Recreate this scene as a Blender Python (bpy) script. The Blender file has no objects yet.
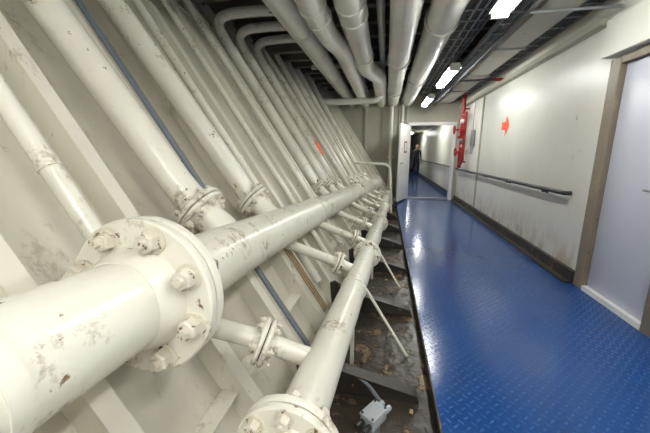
import bpy, bmesh, math, random
from mathutils import Vector, Matrix
random.seed(4)
scene=bpy.context.scene
scene.view_settings.view_transform='Standard'
scene.view_settings.exposure=0.0

# ------------------------------------------------------------------ materials
def new_mat(name):
    m=bpy.data.materials.new(name); m.use_nodes=True
    nt=m.node_tree; b=nt.nodes['Principled BSDF']
    return m,nt,b
def N(nt,t,**kw):
    n=nt.nodes.new(t)
    for k,v in kw.items():
        if k in n.inputs: n.inputs[k].default_value=v
        else: setattr(n,k,v)
    return n
def ramp(nt,fac,p0,p1,c0=(0,0,0,1),c1=(1,1,1,1)):
    r=nt.nodes.new('ShaderNodeValToRGB'); e=r.color_ramp.elements
    e[0].position=p0;e[0].color=c0;e[1].position=p1;e[1].color=c1
    nt.links.new(fac,r.inputs[0]); return r.outputs[0]
def mixc(nt,fac,a,b,mode='MIX'):
    m=nt.nodes.new('ShaderNodeMix'); m.data_type='RGBA'; m.blend_type=mode
    if isinstance(fac,(int,float)): m.inputs[0].default_value=fac
    else: nt.links.new(fac,m.inputs[0])
    for s,i in ((a,6),(b,7)):
        if isinstance(s,tuple): m.inputs[i].default_value=s
        else: nt.links.new(s,m.inputs[i])
    return m.outputs[2]
def math_(nt,op,a,b=None,c=None):
    m=nt.nodes.new('ShaderNodeMath'); m.operation=op
    for i,s in enumerate((a,b,c)):
        if s is None: continue
        if isinstance(s,(int,float)): m.inputs[i].default_value=s
        else: nt.links.new(s,m.inputs[i])
    return m.outputs[0]

def paint(name,col,dirt=(0.16,0.10,0.05),chip=0.68,chipscale=9,dirtamt=0.35,rough=0.4,bump=0.15,stretch=(1,1,1),big=1.2,lowrust=0.0,wear=0.0):
    m,nt,b=new_mat(name)
    tc=N(nt,'ShaderNodeTexCoord'); mp=N(nt,'ShaderNodeMapping'); mp.inputs['Scale'].default_value=stretch
    nt.links.new(tc.outputs['Object'],mp.inputs[0])
    n1=N(nt,'ShaderNodeTexNoise',Scale=big,Detail=6.0,Roughness=0.6); nt.links.new(mp.outputs[0],n1.inputs['Vector'])
    n2=N(nt,'ShaderNodeTexNoise',Scale=chipscale,Detail=8.0,Roughness=0.65); nt.links.new(mp.outputs[0],n2.inputs['Vector'])
    dc=tuple(col[i]*0.62+dirt[i]*0.25 for i in range(3))+(1,)
    f1=math_(nt,'MULTIPLY',ramp(nt,n1.outputs[0],0.42,0.75),dirtamt)
    c=mixc(nt,f1,tuple(col)+(1,),dc)
    if wear>0:
        w1=N(nt,'ShaderNodeTexNoise',Scale=4.2,Detail=5.0,Roughness=0.7); nt.links.new(mp.outputs[0],w1.inputs['Vector'])
        w2=N(nt,'ShaderNodeTexNoise',Scale=38.0,Detail=4.0,Roughness=0.7); nt.links.new(mp.outputs[0],w2.inputs['Vector'])
        f=math_(nt,'MULTIPLY',math_(nt,'MULTIPLY',ramp(nt,w1.outputs[0],0.56,0.64),ramp(nt,w2.outputs[0],0.46,0.56)),wear)
        c=mixc(nt,f,c,(0.36,0.29,0.20,1))
    if lowrust>0:
        sx=N(nt,'ShaderNodeSeparateXYZ'); nt.links.new(tc.outputs['Object'],sx.inputs[0])
        g=ramp(nt,sx.outputs[2],0.10,0.55,(1,1,1,1),(0,0,0,1))
        n4=N(nt,'ShaderNodeTexNoise',Scale=7.0,Detail=6.0,Roughness=0.65); nt.links.new(mp.outputs[0],n4.inputs['Vector'])
        f=math_(nt,'MULTIPLY',math_(nt,'MULTIPLY',g,ramp(nt,n4.outputs[0],0.42,0.62)),lowrust)
        c=mixc(nt,f,c,(0.42,0.27,0.13,1))
    f2=ramp(nt,n2.outputs[0],chip,chip+0.03)
    c=mixc(nt,f2,c,tuple(dirt)+(1,))
    nt.links.new(c,b.inputs['Base Color'])
    b.inputs['Roughness'].default_value=rough
    bp=N(nt,'ShaderNodeBump',Strength=bump,Distance=0.01)
    n3=N(nt,'ShaderNodeTexNoise',Scale=14.0,Detail=3.0); nt.links.new(mp.outputs[0],n3.inputs['Vector'])
    h=math_(nt,'SUBTRACT',n3.outputs[0],f2)
    nt.links.new(h,bp.inputs['Height']); nt.links.new(bp.outputs[0],b.inputs['Normal'])
    return m
def plain(name,col,rough=0.5,metal=0.0,var=0.15):
    m,nt,b=new_mat(name)
    tc=N(nt,'ShaderNodeTexCoord'); n1=N(nt,'ShaderNodeTexNoise',Scale=6.0,Detail=4.0)
    nt.links.new(tc.outputs['Object'],n1.inputs['Vector'])
    c=mixc(nt,n1.outputs[0],tuple(x*(1-var) for x in col)+(1,),tuple(min(1,x*(1+var)) for x in col)+(1,))
    nt.links.new(c,b.inputs['Base Color'])
    b.inputs['Roughness'].default_value=rough; b.inputs['Metallic'].default_value=metal
    return m
def emis(name,col,s):
    m,nt,b=new_mat(name)
    b.inputs['Base Color'].default_value=(0.9,0.9,0.9,1)
    b.inputs['Emission Color'].default_value=tuple(col)+(1,); b.inputs['Emission Strength'].default_value=s
    return m

M_pipe=paint('pipe_paint_cream',(0.82,0.79,0.695),dirt=(0.23,0.14,0.075),chip=0.65,chipscale=14,dirtamt=0.5,rough=0.22,bump=0.25,wear=0.75)
M_hull=paint('hull_paint',(0.63,0.60,0.50),dirt=(0.23,0.15,0.08),chip=0.67,chipscale=6,dirtamt=0.9,rough=0.38,stretch=(1,1,0.45),big=1.8,wear=0.6)
M_rib=paint('rib_paint',(0.76,0.725,0.62),chip=0.66,chipscale=9,dirtamt=0.6,rough=0.35,stretch=(1,1,0.4),wear=0.6)
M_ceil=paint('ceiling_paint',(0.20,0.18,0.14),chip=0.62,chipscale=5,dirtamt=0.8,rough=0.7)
M_ohp=paint('overhead_pipe_paint',(0.76,0.74,0.67),chip=0.68,chipscale=9,dirtamt=0.6,rough=0.33,wear=0.4)
M_wall=paint('wall_white_paint',(0.80,0.79,0.72),dirt=(0.36,0.22,0.11),chip=0.69,chipscale=3.2,dirtamt=0.5,rough=0.33,bump=0.05,stretch=(1,1,0.5),big=0.8,lowrust=0.7)
M_duct=paint('duct_paint',(0.42,0.40,0.34),chip=0.66,chipscale=5,dirtamt=0.8,rough=0.45)
M_bulk=paint('bulkhead_paint',(0.44,0.42,0.34),chip=0.68,chipscale=6,dirtamt=0.6,rough=0.5)
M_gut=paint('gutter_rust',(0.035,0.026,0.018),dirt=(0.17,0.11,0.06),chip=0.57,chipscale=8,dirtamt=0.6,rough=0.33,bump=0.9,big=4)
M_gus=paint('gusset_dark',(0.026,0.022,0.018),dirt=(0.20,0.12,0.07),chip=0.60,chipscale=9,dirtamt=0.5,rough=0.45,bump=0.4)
M_door=paint('door_paint',(0.60,0.62,0.71),chip=0.78,chipscale=3,dirtamt=0.25,rough=0.35,bump=0.05)
M_frame=paint('door_frame_brown',(0.21,0.17,0.125),dirt=(0.10,0.07,0.05),chip=0.60,chipscale=6,dirtamt=0.6,wear=0.6)
M_black=plain('black_metal',(0.02,0.02,0.022),0.4)
M_dgrey=plain('dark_grey_metal',(0.09,0.09,0.10),0.45,0.3)
M_grey=plain('conduit_grey',(0.15,0.17,0.20),0.5)
M_lgrey=plain('box_light_grey',(0.36,0.39,0.42),0.4)
M_galv=plain('galvanised',(0.30,0.31,0.32),0.4,0.5)
M_red=plain('red_paint',(0.30,0.008,0.010),0.35)
M_orange=plain('orange_sticker',(0.95,0.09,0.01),0.5,0,0.04)
M_brown=plain('brown_line',(0.36,0.25,0.13),0.5)
M_white=plain('white_enamel',(0.82,0.82,0.79),0.4,0,0.03)
M_bolt=paint('bolt_paint',(0.70,0.65,0.55),chip=0.58,chipscale=30,dirtamt=0.6,rough=0.3)
M_lamp=emis('lamp_tube',(0.985,1.0,0.965),60)
# blue chequer plate
def chequer():
    m,nt,b=new_mat('blue_chequer_plate')
    tc=N(nt,'ShaderNodeTexCoord'); mp=N(nt,'ShaderNodeMapping'); mp.inputs['Rotation'].default_value=(0,0,math.radians(45)); mp.inputs['Scale'].default_value=(23,23,23)
    nt.links.new(tc.outputs['Object'],mp.inputs[0])
    s=N(nt,'ShaderNodeSeparateXYZ'); nt.links.new(mp.outputs[0],s.inputs[0])
    x,y=s.outputs[0],s.outputs[1]
    u=math_(nt,'SUBTRACT',math_(nt,'FRACT',x),0.5); v=math_(nt,'SUBTRACT',math_(nt,'FRACT',y),0.5)
    par=math_(nt,'PINGPONG',math_(nt,'ADD',math_(nt,'FLOOR',x),math_(nt,'FLOOR',y)),1.0)
    inv=math_(nt,'SUBTRACT',1.0,par)
    a=math_(nt,'ADD',math_(nt,'MULTIPLY',u,par),math_(nt,'MULTIPLY',v,inv))
    c=math_(nt,'ADD',math_(nt,'MULTIPLY',v,par),math_(nt,'MULTIPLY',u,inv))
    d=math_(nt,'ADD',math_(nt,'POWER',math_(nt,'ABSOLUTE',math_(nt,'MULTIPLY',a,2.3)),2),math_(nt,'POWER',math_(nt,'ABSOLUTE',math_(nt,'MULTIPLY',c,6.5)),2))
    h=ramp(nt,d,0.3,1.0,(1,1,1,1),(0,0,0,1))
    bp=N(nt,'ShaderNodeBump',Strength=0.65,Distance=0.004); nt.links.new(h,bp.inputs['Height'])
    nt.links.new(bp.outputs[0],b.inputs['Normal'])
    n=N(nt,'ShaderNodeTexNoise',Scale=1.2,Detail=2.0); nt.links.new(tc.outputs['Object'],n.inputs['Vector'])
    col=mixc(nt,n.outputs[0],(0.006,0.047,0.19,1),(0.009,0.060,0.23,1))
    col=mixc(nt,math_(nt,'MULTIPLY',h,0.40),col,(0.03,0.12,0.36,1))
    nt.links.new(col,b.inputs['Base Color'])
    b.inputs['Roughness'].default_value=0.17
    return m
M_blue=chequer()

# ------------------------------------------------------------------ mesh builder
class MB:
    def __init__(s,name): s.name=name; s.bm=bmesh.new(); s.mats=[]
    def mi(s,m):
        if m not in s.mats: s.mats.append(m)
        return s.mats.index(m)
    def box(s,x0,x1,y0,y1,z0,z1,mat,bev=0.0):
        s.obox(Matrix.Translation(((x0+x1)/2,(y0+y1)/2,(z0+z1)/2)),(x1-x0,y1-y0,z1-z0),mat,bev)
    def obox(s,M,size,mat,bev=0.0):
        g=bmesh.ops.create_cube(s.bm,size=1.0,matrix=M@Matrix.Diagonal((size[0],size[1],size[2],1)))
        vs=g['verts']; fs=set(f for v in vs for f in v.link_faces)
        for f in fs: f.material_index=s.mi(mat)
        if bev>0:
            es=list(set(e for v in vs for e in v.link_edges))
            r=bmesh.ops.bevel(s.bm,geom=es,offset=bev,segments=2,affect='EDGES',profile=0.5)
            for f in r['faces']: f.material_index=s.mi(mat)
    def tube(s,pts,r,mat,seg=24,cap=True):
        pts=[Vector(p) for p in pts]; n=len(pts)
        rs=r if isinstance(r,(list,tuple)) else [r]*n
        T=[]
        for i in range(n):
            a=pts[max(0,i-1)]; b=pts[min(n-1,i+1)]; T.append((b-a).normalized())
        up=Vector((0,0,1)) if abs(T[0].z)<0.9 else Vector((0,1,0))
        nrm=(up-T[0]*up.dot(T[0])).normalized()
        rings=[]; k=s.mi(mat)
        for i in range(n):
            nrm=(nrm-T[i]*nrm.dot(T[i])).normalized(); bn=T[i].cross(nrm)
            rings.append([s.bm.verts.new(pts[i]+(nrm*math.cos(2*math.pi*j/seg)+bn*math.sin(2*math.pi*j/seg))*rs[i]) for j in range(seg)])
        for i in range(n-1):
            for j in range(seg):
                f=s.bm.faces.new((rings[i][j],rings[i][(j+1)%seg],rings[i+1][(j+1)%seg],rings[i+1][j])); f.material_index=k
        if cap:
            s.bm.faces.new(rings[0][::-1]).material_index=k; s.bm.faces.new(rings[-1]).material_index=k
    def disc(s,c,ax,R,th,mat,bev=0.006,seg=48):
        c=Vector(c); ax=Vector(ax).normalized()
        s.tube([c-ax*th/2,c-ax*(th/2-0.0005),c-ax*(th/2-bev),c+ax*(th/2-bev),c+ax*(th/2-0.0005),c+ax*th/2],[R-bev,R-bev*.9,R,R,R-bev*.9,R-bev],mat,seg)
    def bolts(s,c,ax,Rb,n,th,size,mat,phase=0.0):
        c=Vector(c); ax=Vector(ax).normalized()
        up=Vector((0,0,1)) if abs(ax.z)<0.9 else Vector((0,1,0))
        e1=(up-ax*up.dot(ax)).normalized(); e2=ax.cross(e1)
        for i in range(n):
            a=2*math.pi*(i+phase)/n; d=e1*math.cos(a)+e2*math.sin(a); p=c+d*Rb
            for sg in (-1,1):
                q=p+ax*sg*th/2
                s.tube([q,q+ax*sg*size*0.12],size*0.68,mat,16)
                s.tube([q+ax*sg*size*0.12,q+ax*sg*size*0.62,q+ax*sg*size*0.72],[size*0.52,size*0.52,size*0.42],mat,6)
                s.tube([q+ax*sg*size*0.70,q+ax*sg*size*0.98],size*0.24,mat,10)
    def flange_pair(s,c,ax,R,th,gap,n,bs,mat,rp,phase=0.0):
        c=Vector(c); ax=Vector(ax).normalized()
        for sg in (-1,1):
            s.disc(c+ax*sg*(th/2+gap/2),ax,R,th,mat)
            a=c+ax*sg*(th+gap/2-0.002)
            s.tube([a,a+ax*sg*R*0.12,a+ax*sg*R*0.3],[rp*1.22,rp*1.16,rp*1.005],mat,32)
        s.disc(c,ax,R*0.8,gap+0.004,M_gus,0.0005)
        s.bolts(c,ax,R*0.80,n,2*th+gap,bs,M_bolt,phase)
    def prism(s,pts,ext,mat):
        ext=Vector(ext); k=s.mi(mat)
        a=[s.bm.verts.new(Vector(p)) for p in pts]; b=[s.bm.verts.new(Vector(p)+ext) for p in pts]; n=len(a)
        fs=[s.bm.faces.new(a[::-1]),s.bm.faces.new(b)]+[s.bm.faces.new((a[i],a[(i+1)%n],b[(i+1)%n],b[i])) for i in range(n)]
        for f in fs: f.material_index=k
        bmesh.ops.recalc_face_normals(s.bm,faces=fs)
    def done(s,smooth=True,parent=None):
        me=bpy.data.meshes.new(s.name); 
        s.bm.normal_update(); s.bm.to_mesh(me); s.bm.free()
        for m in s.mats: me.materials.append(m)
        if smooth:
            me.shade_smooth(); me.set_sharp_from_angle(angle=math.radians(35))
        o=bpy.data.objects.new(s.name,me); scene.collection.objects.link(o)
        if parent: o.parent=parent
        return o
def fillet(pts,rad,seg=10):
    pts=[Vector(p) for p in pts]; out=[pts[0]]
    for i in range(1,len(pts)-1):
        r=rad[i-1] if isinstance(rad,(list,tuple)) else rad
        a,b,c=pts[i-1],pts[i],pts[i+1]; d1=(a-b).normalized(); d2=(c-b).normalized()
        l=min(r,(a-b).length*0.49,(c-b).length*0.49)
        p,q=b+d1*l,b+d2*l
        for k in range(seg+1):
            t=k/seg; out.append(p*(1-t)**2+b*2*t*(1-t)+q*t*t)
    out.append(pts[-1]); return out

# ------------------------------------------------------------------ hull geometry
def c_(y):
    if y<1.5: return 0.0
    return 0.03*(y-1.5)+0.008*(y-1.5)**2
def ribx(y,z): return -0.38-0.65*z+c_(y)      # front face of ribs
def platex(y,z): return ribx(y,z)-0.13
Y0,Y1=-3.0,9.4
ZC=3.25
hn=Vector((1,0,0.65)).normalized()
hd=Vector((-0.65,0,1)).normalized()

w=MB('wall_left')
ys=[Y0+(Y1-Y0)*i/40 for i in range(41)]
k_=w.mi(M_hull)
for dx_ in (0.0,-0.04):
    lo=[w.bm.verts.new((platex(y,-0.12)+dx_,y,-0.12)) for y in ys]; hi=[w.bm.verts.new((platex(y,ZC)+dx_,y,ZC)) for y in ys]
    for i in range(40):
        q=(lo[i],lo[i+1],hi[i+1],hi[i]); w.bm.faces.new(q if dx_==0 else q[::-1])
w.done(True)

r=MB('hull_ribs')
RIB=[-2.38+0.5*i for i in range(24)]
for y in RIB:
    z0,z1=-0.06,ZC-0.02
    prof=[(-0.1295,-0.007),(0.0,-0.007),(0.0,0.065),(-0.014,0.065),(-0.014,0.007),(-0.1295,0.007)]
    r.prism([(ribx(y,z0)+dd_,y+w_,z0) for dd_,w_ in prof],(-0.65*(z1-z0),0,z1-z0),M_rib)
for z in (2.85,0.28):
    for i in range(len(RIB)-1):
        a,b=RIB[i]+0.008,RIB[i+1]-0.008
        r.prism([(platex(a,z)+0.002,a,z),(platex(a,z)+0.08,a,z+0.0),(platex(a,z)+0.08,a,z+0.012),(platex(a,z)+0.002,a,z+0.012)],(c_(b)-c_(a),b-a,0),M_rib)
r.done(False)

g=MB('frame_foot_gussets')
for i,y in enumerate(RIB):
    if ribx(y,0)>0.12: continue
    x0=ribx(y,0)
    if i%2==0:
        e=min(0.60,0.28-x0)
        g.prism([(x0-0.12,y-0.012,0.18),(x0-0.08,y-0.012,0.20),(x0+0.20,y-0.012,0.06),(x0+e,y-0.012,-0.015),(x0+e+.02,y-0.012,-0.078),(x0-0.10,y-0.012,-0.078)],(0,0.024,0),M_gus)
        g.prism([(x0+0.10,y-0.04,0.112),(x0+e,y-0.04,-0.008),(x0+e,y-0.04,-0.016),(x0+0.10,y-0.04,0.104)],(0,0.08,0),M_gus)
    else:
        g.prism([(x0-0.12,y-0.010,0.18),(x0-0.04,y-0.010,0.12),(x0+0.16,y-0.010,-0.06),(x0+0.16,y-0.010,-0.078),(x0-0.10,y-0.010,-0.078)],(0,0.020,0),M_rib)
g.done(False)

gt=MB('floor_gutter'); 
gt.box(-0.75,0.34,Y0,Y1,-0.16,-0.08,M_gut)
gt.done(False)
fl=MB('floor')
fl.box(0.325,2.05,Y0,26,-0.03,0.0,M_blue)
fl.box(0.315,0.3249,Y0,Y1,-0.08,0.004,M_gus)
fl.done(False)

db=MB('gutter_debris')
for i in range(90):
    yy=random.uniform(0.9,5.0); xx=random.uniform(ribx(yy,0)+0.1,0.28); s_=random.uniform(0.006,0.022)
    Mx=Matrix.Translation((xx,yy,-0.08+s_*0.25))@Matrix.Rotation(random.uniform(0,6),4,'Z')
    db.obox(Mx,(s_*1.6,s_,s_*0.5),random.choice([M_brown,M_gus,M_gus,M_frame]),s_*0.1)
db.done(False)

# ------------------------------------------------------------------ main header
def HP(y):
    x=-0.735+0.9*c_(y); t=max(y-0.8,-0.0)
    return Vector((x,y,0.905-0.072*t+0.0034*t*t if y>0.8 else 0.905+0.05*(0.8-y)))
h=MB('header_pipe')
pts=[HP(-2.9+0.25*i) for i in range(45)]
h.tube(pts,0.135,M_pipe,40)
ax=(HP(0.9)-HP(0.7)).normalized()
h.flange_pair(HP(0.80),ax,0.248,0.034,0.008,8,0.062,M_pipe,0.137,0.45)
h.flange_pair(HP(-1.6),(HP(-1.5)-HP(-1.7)),0.248,0.034,0.008,8,0.062,M_pipe,0.137)
for y in (5.6,):
    h.flange_pair(HP(y),(HP(y+.1)-HP(y-.1)),0.20,0.026,0.006,8,0.04,M_pipe,0.137)
h.disc(HP(8.1),(HP(8.1)-HP(8.0)),0.20,0.03,M_pipe)
for y in (0.35,2.9,5.0,7.2):
    p=HP(y); h.tube([p-Vector((0,0.02,0)),p+Vector((0,0.02,0))],0.141,M_pipe,40)
    h.prism([(p.x-0.05,y-0.01,p.z-0.12),(p.x+0.03,y-0.01,p.z-0.13),(platex(y,p.z-0.42)+0.01,y-0.01,p.z-0.42),(platex(y,p.z-0.30)+0.01,y-0.01,p.z-0.30)],(0,0.02,0),M_rib)
h.done()

# lower header
def LP(y):
    return Vector((-0.235+0.055*(y-0.8)-0.0016*(y-.8)**2, y, 0.52-0.055*(y-0.8)+0.0038*(y-.8)**2 if y>0.8 else 0.52+0.0*(0.8-y)))
l=MB('lower_header_pipe')
l.tube([LP(-2.9+0.25*i) for i in range(45)],0.080,M_pipe,32)
l.flange_pair(LP(0.70),(LP(0.9)-LP(0.7)),0.155,0.026,0.006,8,0.042,M_pipe,0.082)
for y in (2.75,4.3,5.9,7.2):
    l.flange_pair(LP(y),(LP(y+.1)-LP(y-.1)),0.125,0.020,0.005,8,0.03,M_pipe,0.081)
for y in (1.9,3.4,5.0,6.6):
    p=LP(y); l.tube([p-Vector((0,0.02,0)),p+Vector((0,0.02,0))],0.085,M_pipe,32)
    l.box(p.x-0.012,p.x+0.012,y-0.02,y+0.02,-0.08,p.z-0.05,M_rib)
l.done()

# ------------------------------------------------------------------ risers down the hull
def riser(name,y,r,off,R,ytop=None,top='up',n=8):
    m=MB(name); ytop=y if ytop is None else ytop
    hp=HP(y); d=Vector((0.72,0.0,-0.62)).normalized()
    fc=hp-d*0.295
    def L(z,yy): return Vector((ribx(yy,z)+off,yy,z))
    best=None
    for k in range(200):
        t=0.02*k; q=fc-d*t
        if q.x<=L(q.z,y).x: best=q;break
    if best is None: best=fc-d*0.4
    zt=ZC-0.05
    if top=='up':
        path=[L(zt,ytop),Vector((best.x,y,best.z)),hp-d*0.06]
        rad=[0.34]
    else:
        zz=2.98; xx=L(zz,ytop)
        path=[Vector((xx.x+0.95,ytop+0.35,zz+0.12)),Vector((xx.x+0.5,ytop+0.2,zz+0.10)),Vector((xx.x-0.03,ytop,zz)),Vector((best.x,y,best.z)),hp-d*0.06]
        rad=[0.2,0.40,0.34]
    m.tube(fillet(path,rad,14),r,M_pipe,28)
    m.flange_pair(fc,d,R,0.024,0.006,n,R*0.26,M_pipe,r,0.5)
    m.done()
riser('riser_pipe',1.47,0.082,0.078,0.140,1.27)
riser('riser_pipe',2.10,0.074,0.07,0.132,1.88)
for y,top in ((3.87,'bend'),(4.37,'bend'),(4.87,'bend'),(5.87,'up'),(6.37,'up'),(6.87,'up'),(7.5,'up')):
    riser('riser_pipe',y,0.062,0.06,0.118,None,top)

def hullpipe(name,y0,y1,r,off,mat,z0=0.1,z1=ZC-0.05,extra=None,sad=True):
    m=MB(name); P=[Vector((ribx(y1,z1)+off,y1,z1)),Vector((ribx(y0,z0)+off,y0,z0))]
    if extra: P=P+[Vector(e) for e in extra]
    m.tube(fillet(P,0.12) if len(P)>2 else P,r,mat,20)
    if sad:
        for z in (2.7,2.0,1.3):
            yy=y0+(y1-y0)*(z-z0)/(z1-z0); c=Vector((ribx(yy,z)+off,yy,z)); m.tube([c-hd*0.012,c+hd*0.012],r*1.15,mat,20)
    m.done()
hullpipe('drain_pipe',0.91,0.95,0.036,0.04,M_pipe,0.80)
hullpipe('cable_conduit',1.72,1.70,0.013,0.018,M_grey,0.14)
hullpipe('cable_conduit',1.750,1.730,0.009,0.014,M_grey,0.14)
hullpipe('drain_pipe',2.36,2.36,0.034,0.03,M_pipe,0.3)
hullpipe('drain_pipe',2.86,2.86,0.028,0.03,M_pipe,0.3)
hullpipe('drain_pipe',3.40,3.40,0.036,0.03,M_pipe,0.3)
hullpipe('drain_pipe',5.35,5.35,0.034,0.03,M_pipe,0.3)
cp=MB('copper_lines')
for i in range(3):
    y=2.2+0.035*i; cp.tube([(ribx(y,1.0)+0.01,y,1.0),(ribx(y,0.12)+0.01,y,0.12)],0.007,M_brown,10)
cp.done()

# ------------------------------------------------------------------ branches hull -> lower header
def branch(y,r,R,yb,k=0.14):
    m=MB('branch_pipe'); q=LP(y)
    a=Vector((platex(yb,0.72)+0.01,yb,0.72)); 
    mid=Vector((q.x-0.30,yb*0.5+y*0.5,q.z+0.12))
    p=fillet([a,mid,q],0.1)
    m.tube(p,r,M_pipe,24)
    d=(q-mid).normalized(); fc=mid+d*k
    m.flange_pair(fc,d,R,0.020,0.005,6,R*0.3,M_pipe,r,0.3)
    m.done()
branch(1.10,0.040,0.096,1.0,0.07)
for y in (2.25,3.1,3.9,4.8,5.6,6.5,7.3): branch(y,0.038,0.088,y-0.05)
rd=MB('stay_rod')
for y in (2.15,3.3): rd.tube([LP(y)+Vector((0,0,0)),(0.20,y-0.12,-0.07)],0.011,M_pipe,12)
rd.done()
sv=MB('vent_pipe'); 
sv.tube(fillet([(ribx(7,1.12)+0.02,7.0,1.12),(0.10,7.0,1.08),(0.17,7.0,-0.08)],0.16),0.026,M_pipe,20)
sv.disc((0.17,7,-0.07),(0,0,1),0.06,0.02,M_pipe); sv.done()
# junction box in gutter
jb=MB('junction_box')
M=Matrix.Translation((-0.01,1.36,0.03))@Matrix.Rotation(math.radians(-35),4,'Z')
jb.obox(M,(0.08,0.12,0.06),M_lgrey,0.006)
jb.obox(M@Matrix.Translation((0,0,0.034)),(0.086,0.126,0.010),M_lgrey,0.003)
jb.obox(M@Matrix.Translation((0.0,0.0,-0.07)),(0.05,0.06,0.08),M_galv)
for sx in (-1,1):
    for sy in (-1,1): jb.tube([M@Vector((sx*.032,sy*.052,.038)),M@Vector((sx*.032,sy*.052,.044))],0.006,M_black,8)
for dx in (-0.022,0.022):
    jb.tube([M@Vector((dx,0.06,0.0)),M@Vector((dx,0.11,0.0))],0.014,M_lgrey,14)
    jb.tube([M@Vector((dx,-0.06,0.0)),M@Vector((dx,-0.11,0.0))],0.014,M_black,14)
jb.tube(fillet([M@Vector((-0.022,0.10,0)),(-0.06,1.6,0.03),(-0.47+0.03,1.72,0.14)],0.1),0.010,M_grey,10)
jb.tube(fillet([M@Vector((0.022,-0.10,0)),(-0.02,1.15,-0.05),(-0.05,0.4,-0.07)],0.1),0.008,M_black,10)
jb.done()

# ------------------------------------------------------------------ arrows
def arrow(name,M,s):
    a=MB(name); pts=[(-.5,.2),(.05,.2),(.05,.5),(.5,0),(.05,-.5),(.05,-.2),(-.5,-.2)]
    a.prism([M@Vector((x*s,y*s,0)) for x,y in pts],M.to_3x3()@Vector((0,0,0.003)),M_orange); a.done(False)
arrow('orange_arrow_sign',Matrix(((0,0,-1,1.992),(-1,0,0,6.0),(0,1,0,1.79),(0,0,0,1))),0.33)
P=Vector((ribx(5.0,1.42),5.05,1.42))+hn*0.02
dx=Vector((hd.x*-0.5,-0.85,hd.z*-0.5)).normalized(); dy=hn.cross(dx)
arrow('orange_arrow_sign',Matrix(((dx.x,dy.x,hn.x,P.x),(dx.y,dy.y,hn.y,P.y),(dx.z,dy.z,hn.z,P.z),(0,0,0,1))),0.36)

# ------------------------------------------------------------------ right wall
wr=MB('wall_right')
wr.box(2.0,2.1,Y0,2.58,0,ZC,M_wall); wr.box(2.0,2.1,2.58,3.34,2.12,ZC,M_wall); wr.box(2.0,2.1,3.34,26,0,ZC,M_wall)
wr.done(False)
t=MB('trim_1'); 
for y in (7.4,): t.box(1.975,2.0,y-0.03,y+0.03,0.135,2.495,M_bulk)
t.box(1.90,2.0,3.6,9.33,2.50,2.56,M_bulk,0.005)
t.done(False)
bb=MB('baseboard_right'); bb.box(1.955,1.9995,3.48,26,0.0005,0.13,M_gus); bb.box(1.88,1.9545,3.48,9.33,0.0005,0.018,M_gus); bb.done(False)
d=MB('door_1')
d.box(2.012,2.05,2.60,3.32,0.05,2.10,M_door,0.004)
d.box(1.97,2.09,2.585,3.325,0.0005,0.048,M_white)
d.box(1.995,2.0115,2.64,2.76,1.02,1.10,M_galv,0.003)
d.tube(fillet([(2.01,2.69,1.06),(1.96,2.69,1.06),(1.96,2.80,1.06)],0.02),0.009,M_galv,12)
d.done()
df=MB('trim_door_frame')
df.box(1.965,2.0995,3.33,3.46,0.0005,2.16,M_frame,0.006); df.box(1.965,2.0995,2.42,2.58,0.0005,2.16,M_frame,0.006); df.box(1.97,2.0995,2.58,3.33,2.102,2.16,M_frame,0.004)
df.done(False)
lb=MB('trim_lintel_box'); lb.box(1.90,1.998,1.2,3.50,2.18,2.50,M_wall,0.01); lb.done(False)

hr=MB('handrail')
hr.tube(fillet([(1.995,3.80,0.91),(1.93,3.80,0.91),(1.93,9.25,0.89),(1.995,9.25,0.89)],0.05),0.024,M_black,16)
y=4.3
while y<9.2: 
    hr.tube(fillet([(1.93,y,0.90),(1.93,y,0.87),(1.998,y,0.87)],0.03),0.009,M_black,10); hr.tube([(1.985,y,0.87),(1.999,y,0.87)],0.022,M_black,14); y+=1.2
hr.done()

# ------------------------------------------------------------------ fire valves (red)
fv=MB('fire_sprinkler_valve')
fv.tube([(1.86,8.6,0.95),(1.86,8.6,2.9)],0.045,M_red,20)
fv.tube([(1.86,8.3,1.15),(1.86,8.3,2.3)],0.035,M_red,20)
for z in (1.3,1.7,2.1): fv.disc((1.86,8.6,z),(0,0,1),0.09,0.03,M_red); fv.disc((1.86,8.6,z+0.035),(0,0,1),0.09,0.03,M_red)
fv.tube([(1.86,8.6,1.5),(1.86,8.3,1.5)],0.035,M_red,16); fv.tube([(1.86,8.6,2.25),(1.86,8.3,2.25)],0.035,M_red,16); fv.tube([(1.86,8.3,1.15),(1.86,8.6,1.0)],0.035,M_red,16)
for (vy,vz) in ((8.6,1.9),(8.3,1.35)):
    fv.tube([(1.86,vy,vz),(1.68,vy,vz)],0.02,M_red,12)
    ring=[(1.68,vy+0.10*math.cos(a),vz+0.10*math.sin(a)) for a in [2*math.pi*i/24 for i in range(25)]]
    fv.tube(ring,0.014,M_red,10,False); fv.tube([(1.68,vy-.09,vz),(1.68,vy+.09,vz)],0.009,M_red,8); fv.tube([(1.68,vy,vz-.09),(1.68,vy,vz+.09)],0.009,M_red,8)
fv.tube([(1.82,8.3,1.62),(1.74,8.3,1.62)],0.055,M_galv,20); fv.tube([(1.86,8.3,1.85),(1.74,8.3,1.85)],0.06,M_red,20)
fv.tube([(1.82,8.3,2.08),(1.75,8.3,2.08)],0.05,M_white,20)
fv.tube([(1.86,8.6,1.1),(1.998,8.6,1.1)],0.02,M_red,12);fv.tube([(1.86,8.6,2.4),(1.998,8.6,2.4)],0.02,M_red,12)
fv.done()
hc=MB('wall_control_box'); hc.box(1.92,1.998,7.85,7.98,1.50,1.85,M_galv,0.01); hc.tube([(1.95,7.93,1.85),(1.95,7.93,2.5)],0.012,M_galv,10); hc.tube([(1.95,7.93,1.50),(1.95,7.93,1.30)],0.03,M_lgrey,12); hc.done()

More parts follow.
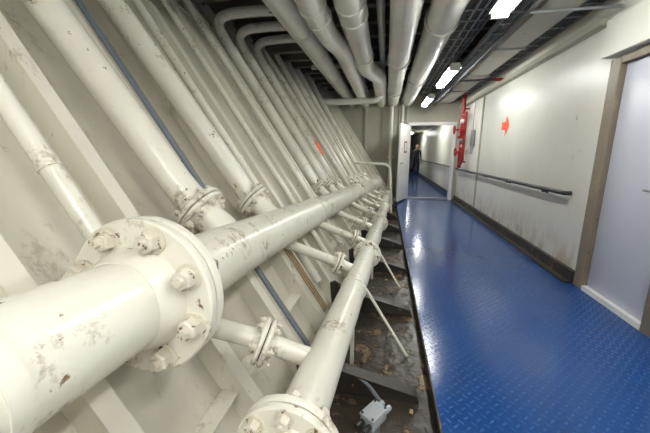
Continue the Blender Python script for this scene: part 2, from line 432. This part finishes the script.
# ------------------------------------------------------------------ ceiling
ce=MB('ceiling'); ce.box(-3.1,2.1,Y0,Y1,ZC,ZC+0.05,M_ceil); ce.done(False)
cb=MB('ceiling_beams')
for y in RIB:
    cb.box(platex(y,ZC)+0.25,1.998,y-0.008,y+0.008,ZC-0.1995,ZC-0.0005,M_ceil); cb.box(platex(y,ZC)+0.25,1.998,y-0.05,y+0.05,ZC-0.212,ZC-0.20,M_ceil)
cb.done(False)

def ohpipe(pts,r,joints=(),rad=0.2):
    m=MB('overhead_pipe'); P=fillet(pts,rad) if len(pts)>2 else [Vector(p) for p in pts]
    m.tube(P,r,M_ohp,28)
    for (c,a) in joints:
        c=Vector(c);a=Vector(a); m.tube([c-a*0.035,c-a*.034,c+a*.034,c+a*0.035],[r*1.02,r*1.12,r*1.12,r*1.02],M_ohp,28)
        m.box(c.x-0.008,c.x+0.008,c.y-0.015,c.y+0.015,c.z+r,ZC-0.001,M_galv)
    m.done()
Yd=(0,1,0)
def J(x,z,ysl): return [((x,y,z),Yd) for y in ysl]
Ya=Y0+0.02
ohpipe([(0.14,Ya,2.74),(0.14,9.35,2.74)],0.155,J(0.14,2.74,(2.2,5.2,7.6)))
ohpipe([(0.54,Ya,2.76),(0.54,9.35,2.76)],0.165,J(0.54,2.76,(3.9,6.6)))
ohpipe([(-0.38,Ya,2.72),(-0.38,5.6,2.72),(-0.18,6.2,2.72),(-0.18,9.35,2.72)],0.135,J(-0.38,2.72,(3.2,3.5,4.9)))
ohpipe([(-0.72,Ya,2.68),(-0.72,3.9,2.68),(-0.62,4.4,2.68),(-0.62,9.35,2.68)],0.120,J(-0.72,2.68,(3.1,3.4)))
ohpipe([(-0.99,Ya,2.72),(-0.99,9.35,2.72)],0.112,J(-0.99,2.72,(3.8,6)))
ohpipe([(-0.57,Ya,2.93),(-0.57,9.35,2.93)],0.05)
ohpipe([(-0.12,Ya,2.95),(-0.12,9.35,2.95)],0.05)
ohpipe([(-1.25,Ya,2.88),(-1.25,9.35,2.88)],0.05)
ohpipe([(-1.5,6.4,2.98),(0.3,6.4,2.98)],0.045)
ohpipe([(-1.7,7.6,2.5),(-0.2,7.6,2.5),(-0.1,7.7,2.9)],0.07)
ct=MB('cable_tray')
for x0,x1,z in ((0.75,1.12,2.86),(1.14,1.30,2.70),(1.66,1.96,2.72)):
    ct.box(x0,x0+0.012,Ya,9.35,z,z+0.06,M_galv); ct.box(x1-0.012,x1,Ya,9.35,z,z+0.06,M_galv)
    y=-2.9
    while y<9.3: ct.box(x0,x1,y-0.015,y+0.015,z,z+0.008,M_galv); y+=0.3
    x=x0+0.035
    while x<x1-0.02:
        rr=random.uniform(0.008,0.016); ct.tube([(x,Ya,z+0.008+rr),(x,9.3,z+0.008+rr)],rr,random.choice([M_black,M_dgrey,M_black,M_grey,M_lgrey]),8); x+=rr*2+0.006
ct.done()
vd=MB('ventilation_duct')
vd.box(1.32,1.64,Ya,9.3,2.62,2.86,M_duct,0.008)
for y in (-1,0.4,1.8,3.2,4.6,6.0,7.4,8.8): vd.box(1.30,1.655,y-0.02,y+0.02,2.60,2.88,M_galv,0.004)
vd.done(False)
sp=MB('sprinkler_line')
sp.tube([(1.22,Ya,2.60),(1.22,9.3,2.60)],0.02,M_dgrey,14)
sp.tube([(1.22,6.2,2.58),(1.95,6.2,2.58)],0.018,M_black,12); sp.tube([(1.80,6.2,2.58),(1.92,6.2,2.58)],0.028,M_red,14)
sp.tube([(1.22,3.4,2.58),(1.95,3.4,2.58)],0.014,M_galv,12)
sp.done()

# ------------------------------------------------------------------ lamps
def lamp(x,y,z,L=1.3,hang=None):
    m=MB('fluorescent_lamp')
    m.prism([(x-0.09,y-L/2,z),(x+0.09,y-L/2,z),(x+0.05,y-L/2,z+0.06),(x-0.05,y-L/2,z+0.06)],(0,L,0),M_white)
    for dx in (-0.036,0.036):
        m.tube([(x+dx,y-L/2+0.04,z-0.022),(x+dx,y+L/2-0.04,z-0.022)],0.019,M_lamp,14)
    for s in (-1,1): m.box(x-0.07,x+0.07,y+s*(L/2-0.02)-0.02,y+s*(L/2-0.02)+0.02,z-0.045,z+0.0,M_white,0.004)
    if hang:
        for s in (-1,1): m.tube([(x,y+s*L*0.35,z+0.055),(x,y+s*L*0.35,hang)],0.008,M_galv,8)
    m.done(False)
for y in (-2.0,0.3,2.62,5.7,8.15): lamp(0.93,y,2.54,1.3,2.86)
lamp(-0.25,-0.7,2.52,1.3,2.62); lamp(-0.25,-2.3,2.52,1.3,2.62)  # invented second row, unseen behind camera, added as fill light for left pipes

# ------------------------------------------------------------------ far bulkhead and open door
bk=MB('wall_back')
bk.box(-1.9,0.66,9.4,9.48,-0.12,ZC,M_bulk); bk.box(1.84,2.0,9.4,9.48,0,ZC,M_bulk); bk.box(0.66,1.84,9.4,9.48,2.12,ZC,M_bulk)
for x in (-0.6,-0.1,0.35,0.56): bk.box(x-0.03,x+0.03,9.33,9.3999,-0.08,2.6,M_bulk)
bk.done(False)
fr=MB('trim_2')
fr.box(0.60,0.67,9.34,9.5,0.0005,2.16,M_white,0.004); fr.box(1.80,1.88,9.34,9.5,0.0005,2.16,M_white,0.004); fr.box(0.671,1.799,9.34,9.5,2.08,2.16,M_white,0.004); fr.box(0.671,1.799,9.36,9.5,0.0005,0.04,M_galv)
fr.done(False)
dd=MB('door_2')
A=Vector((0.65,9.32,0)); B=Vector((0.33,8.40,0)); dv=(B-A); Ld=dv.length; ang=math.atan2(dv.y,dv.x)
M=Matrix.Translation((A+B)/2+Vector((0,0,1.06)))@Matrix.Rotation(ang,4,'Z')
dd.obox(M,(Ld,0.045,2.02),M_white,0.004)
dd.obox(M@Matrix.Translation((0.0,0.026,0.42)),(0.24,0.006,0.30),M_red); 
dd.obox(M@Matrix.Translation((0.0,0.028,0.42)),(0.18,0.006,0.22),M_white)
for z in (-0.7,0.0,0.7): dd.tube([(0.65,9.32,1.06+z-0.05),(0.65,9.32,1.06+z+0.05)],0.018,M_galv,12)
dd.tube([M@Vector((Ld/2-0.08,0.02,0)),M@Vector((Ld/2-0.08,0.07,0)),M@Vector((Ld/2-0.2,0.07,0))],0.01,M_galv,10)
dd.done(False)
vp=MB('standpipe'); vp.tube([(0.12,9.2,-0.08),(0.12,9.2,ZC-0.22)],0.05,M_ohp,20); vp.tube([(0.42,9.28,-0.0),(0.42,9.28,ZC-0.22)],0.03,M_ohp,20); vp.disc((0.12,9.2,1.2),(0,0,1),0.09,0.05,M_ohp); vp.done()

# corridor beyond
wl=MB('wall_far_left'); wl.box(0.50,0.58,9.48,26,0,2.5,M_wall); wl.done(False)
wc=MB('ceiling_far'); wc.box(0.50,2.0,9.48,26,2.45,2.5,M_bulk); wc.done(False)
we=MB('wall_end'); we.box(0.5,2.1,26,26.1,0,2.5,M_bulk); we.done(False)
for y in (12,18): lamp(1.35,y,2.38,1.3)
hr2=MB('handrail'); hr2.tube([(1.93,9.7,0.91),(1.93,25,0.91)],0.026,M_black,12)
for y in (10,12,14,16,18,20,22,24): hr2.tube([(1.93,y,0.9),(1.998,y,0.88)],0.012,M_black,8)
hr2.done()
wf=MB('wall_front'); wf.box(-3.1,2.1,Y0-0.1,Y0,-0.1,ZC,M_wall); wf.done(False)

# ------------------------------------------------------------------ person
def person(loc):
    me=bpy.data.meshes.new('p'); V=[];E=[];R=[]
    def v(p,r,par=None):
        V.append(p);R.append(r)
        if par is not None: E.append((par,len(V)-1))
        return len(V)-1
    pel=v((0,0,0.95),(0.15,0.11)); wst=v((0,0,1.10),(0.135,0.10),pel); ch=v((0,0,1.30),(0.165,0.115),wst); sh=v((0,0.0,1.44),(0.11,0.08),ch); nk=v((0,0,1.52),(0.052,0.055),sh)
    hd_=v((0,-0.01,1.58),(0.06,0.065),nk)
    for s in (-1,1):
        hip=v((s*0.09,0,0.88),(0.085,0.09),pel); kn=v((s*0.11,-0.06*s,0.49),(0.058,0.06),hip); an=v((s*0.12,-0.02+0.10*s,0.10),(0.042,0.045),kn); 
        t=v((s*0.13,-0.13+0.10*s,0.04),(0.04,0.032),an)
        a=v((s*0.185,0,1.41),(0.055,0.055),sh); el=v((s*0.235,0.02,1.12),(0.042,0.042),a); wr_=v((s*0.245,-0.06,0.88),(0.028,0.026),el); pm=v((s*0.245,-0.08,0.81),(0.018,0.038),wr_)
        for i,(dy,L) in enumerate(((-0.03,0.07),(-0.01,0.08),(0.01,0.075),(0.03,0.06))):
            k=v((s*0.245,-0.085+dy,0.77),(0.009,0.009),pm); v((s*0.235,-0.095+dy,0.77-L),(0.007,0.007),k)
        k=v((s*0.235,-0.115,0.83),(0.010,0.010),pm); v((s*0.225,-0.135,0.79),(0.008,0.008),k)
    me.from_pydata(V,E,[]); o=bpy.data.objects.new('tmp',me); scene.collection.objects.link(o)
    sk=o.modifiers.new('s','SKIN'); 
    for i,r in enumerate(R): me.skin_vertices[0].data[i].radius=r
    me.skin_vertices[0].data[0].use_root=True
    sb=o.modifiers.new('b','SUBSURF'); sb.levels=2
    dg=bpy.context.evaluated_depsgraph_get(); nm=bpy.data.meshes.new_from_object(o.evaluated_get(dg))
    bpy.data.objects.remove(o)
    nm.materials.clear()
    mats=[plain('jacket_dark',(0.02,0.022,0.03),0.8),plain('trousers_dark',(0.015,0.016,0.024),0.8),plain('skin',(0.38,0.22,0.16),0.5),plain('shoe',(0.01,0.01,0.01),0.4),plain('hair',(0.03,0.02,0.015),0.7)]
    for m in mats: nm.materials.append(m)
    for p in nm.polygons:
        c=p.center
        p.material_index=3 if c.z<0.09 else 2 if (c.z>1.50 or (abs(c.x)>0.2 and c.z<0.88)) else 1 if c.z<0.93 and abs(c.x)<0.2 else 0
        p.use_smooth=True
    nm.name='person'
    bm=bmesh.new(); bm.from_mesh(nm)
    def ell(c,s,mi,seg=24):
        g=bmesh.ops.create_uvsphere(bm,u_segments=seg,v_segments=seg//2,radius=1,matrix=Matrix.Translation(c)@Matrix.Diagonal((s[0],s[1],s[2],1)))
        for f in set(f for vv in g['verts'] for f in vv.link_faces): f.material_index=mi; f.smooth=True
    ell((0,-0.01,1.64),(0.075,0.092,0.115),2); ell((0,0.015,1.67),(0.083,0.09,0.10),4)
    ell((0,-0.105,1.63),(0.012,0.018,0.022),2,12)
    for s in (-1,1): ell((s*0.03,-0.094,1.655),(0.012,0.008,0.007),3,10); ell((s*0.078,0,1.635),(0.01,0.02,0.03),2,10)
    ell((0,-0.095,1.585),(0.024,0.008,0.006),4,10)
    zmin=min(vv.co.z for vv in bm.verts)
    bmesh.ops.translate(bm,verts=bm.verts[:],vec=(0,0,-zmin))
    bm.to_mesh(nm); bm.free()
    ob=bpy.data.objects.new('person',nm); scene.collection.objects.link(ob); ob.location=loc
person((1.64,17.8,0.0))

# ------------------------------------------------------------------ camera, world
cam=bpy.data.cameras.new('camera'); cam.sensor_width=36; cam.lens=310/650*36; cam.clip_start=0.02
co=bpy.data.objects.new('camera',cam); scene.collection.objects.link(co)
co.matrix_world=Matrix(((0.9819,-0.0385,0.1852,0),(0.1892,0.2,-0.9614,0),(0,0.979,0.2037,1.35),(0,0,0,1)))
scene.camera=co
wd=bpy.data.worlds.new('world'); scene.world=wd; wd.use_nodes=True
wd.node_tree.nodes['Background'].inputs[0].default_value=(0.5,0.5,0.5,1); wd.node_tree.nodes['Background'].inputs[1].default_value=0.3
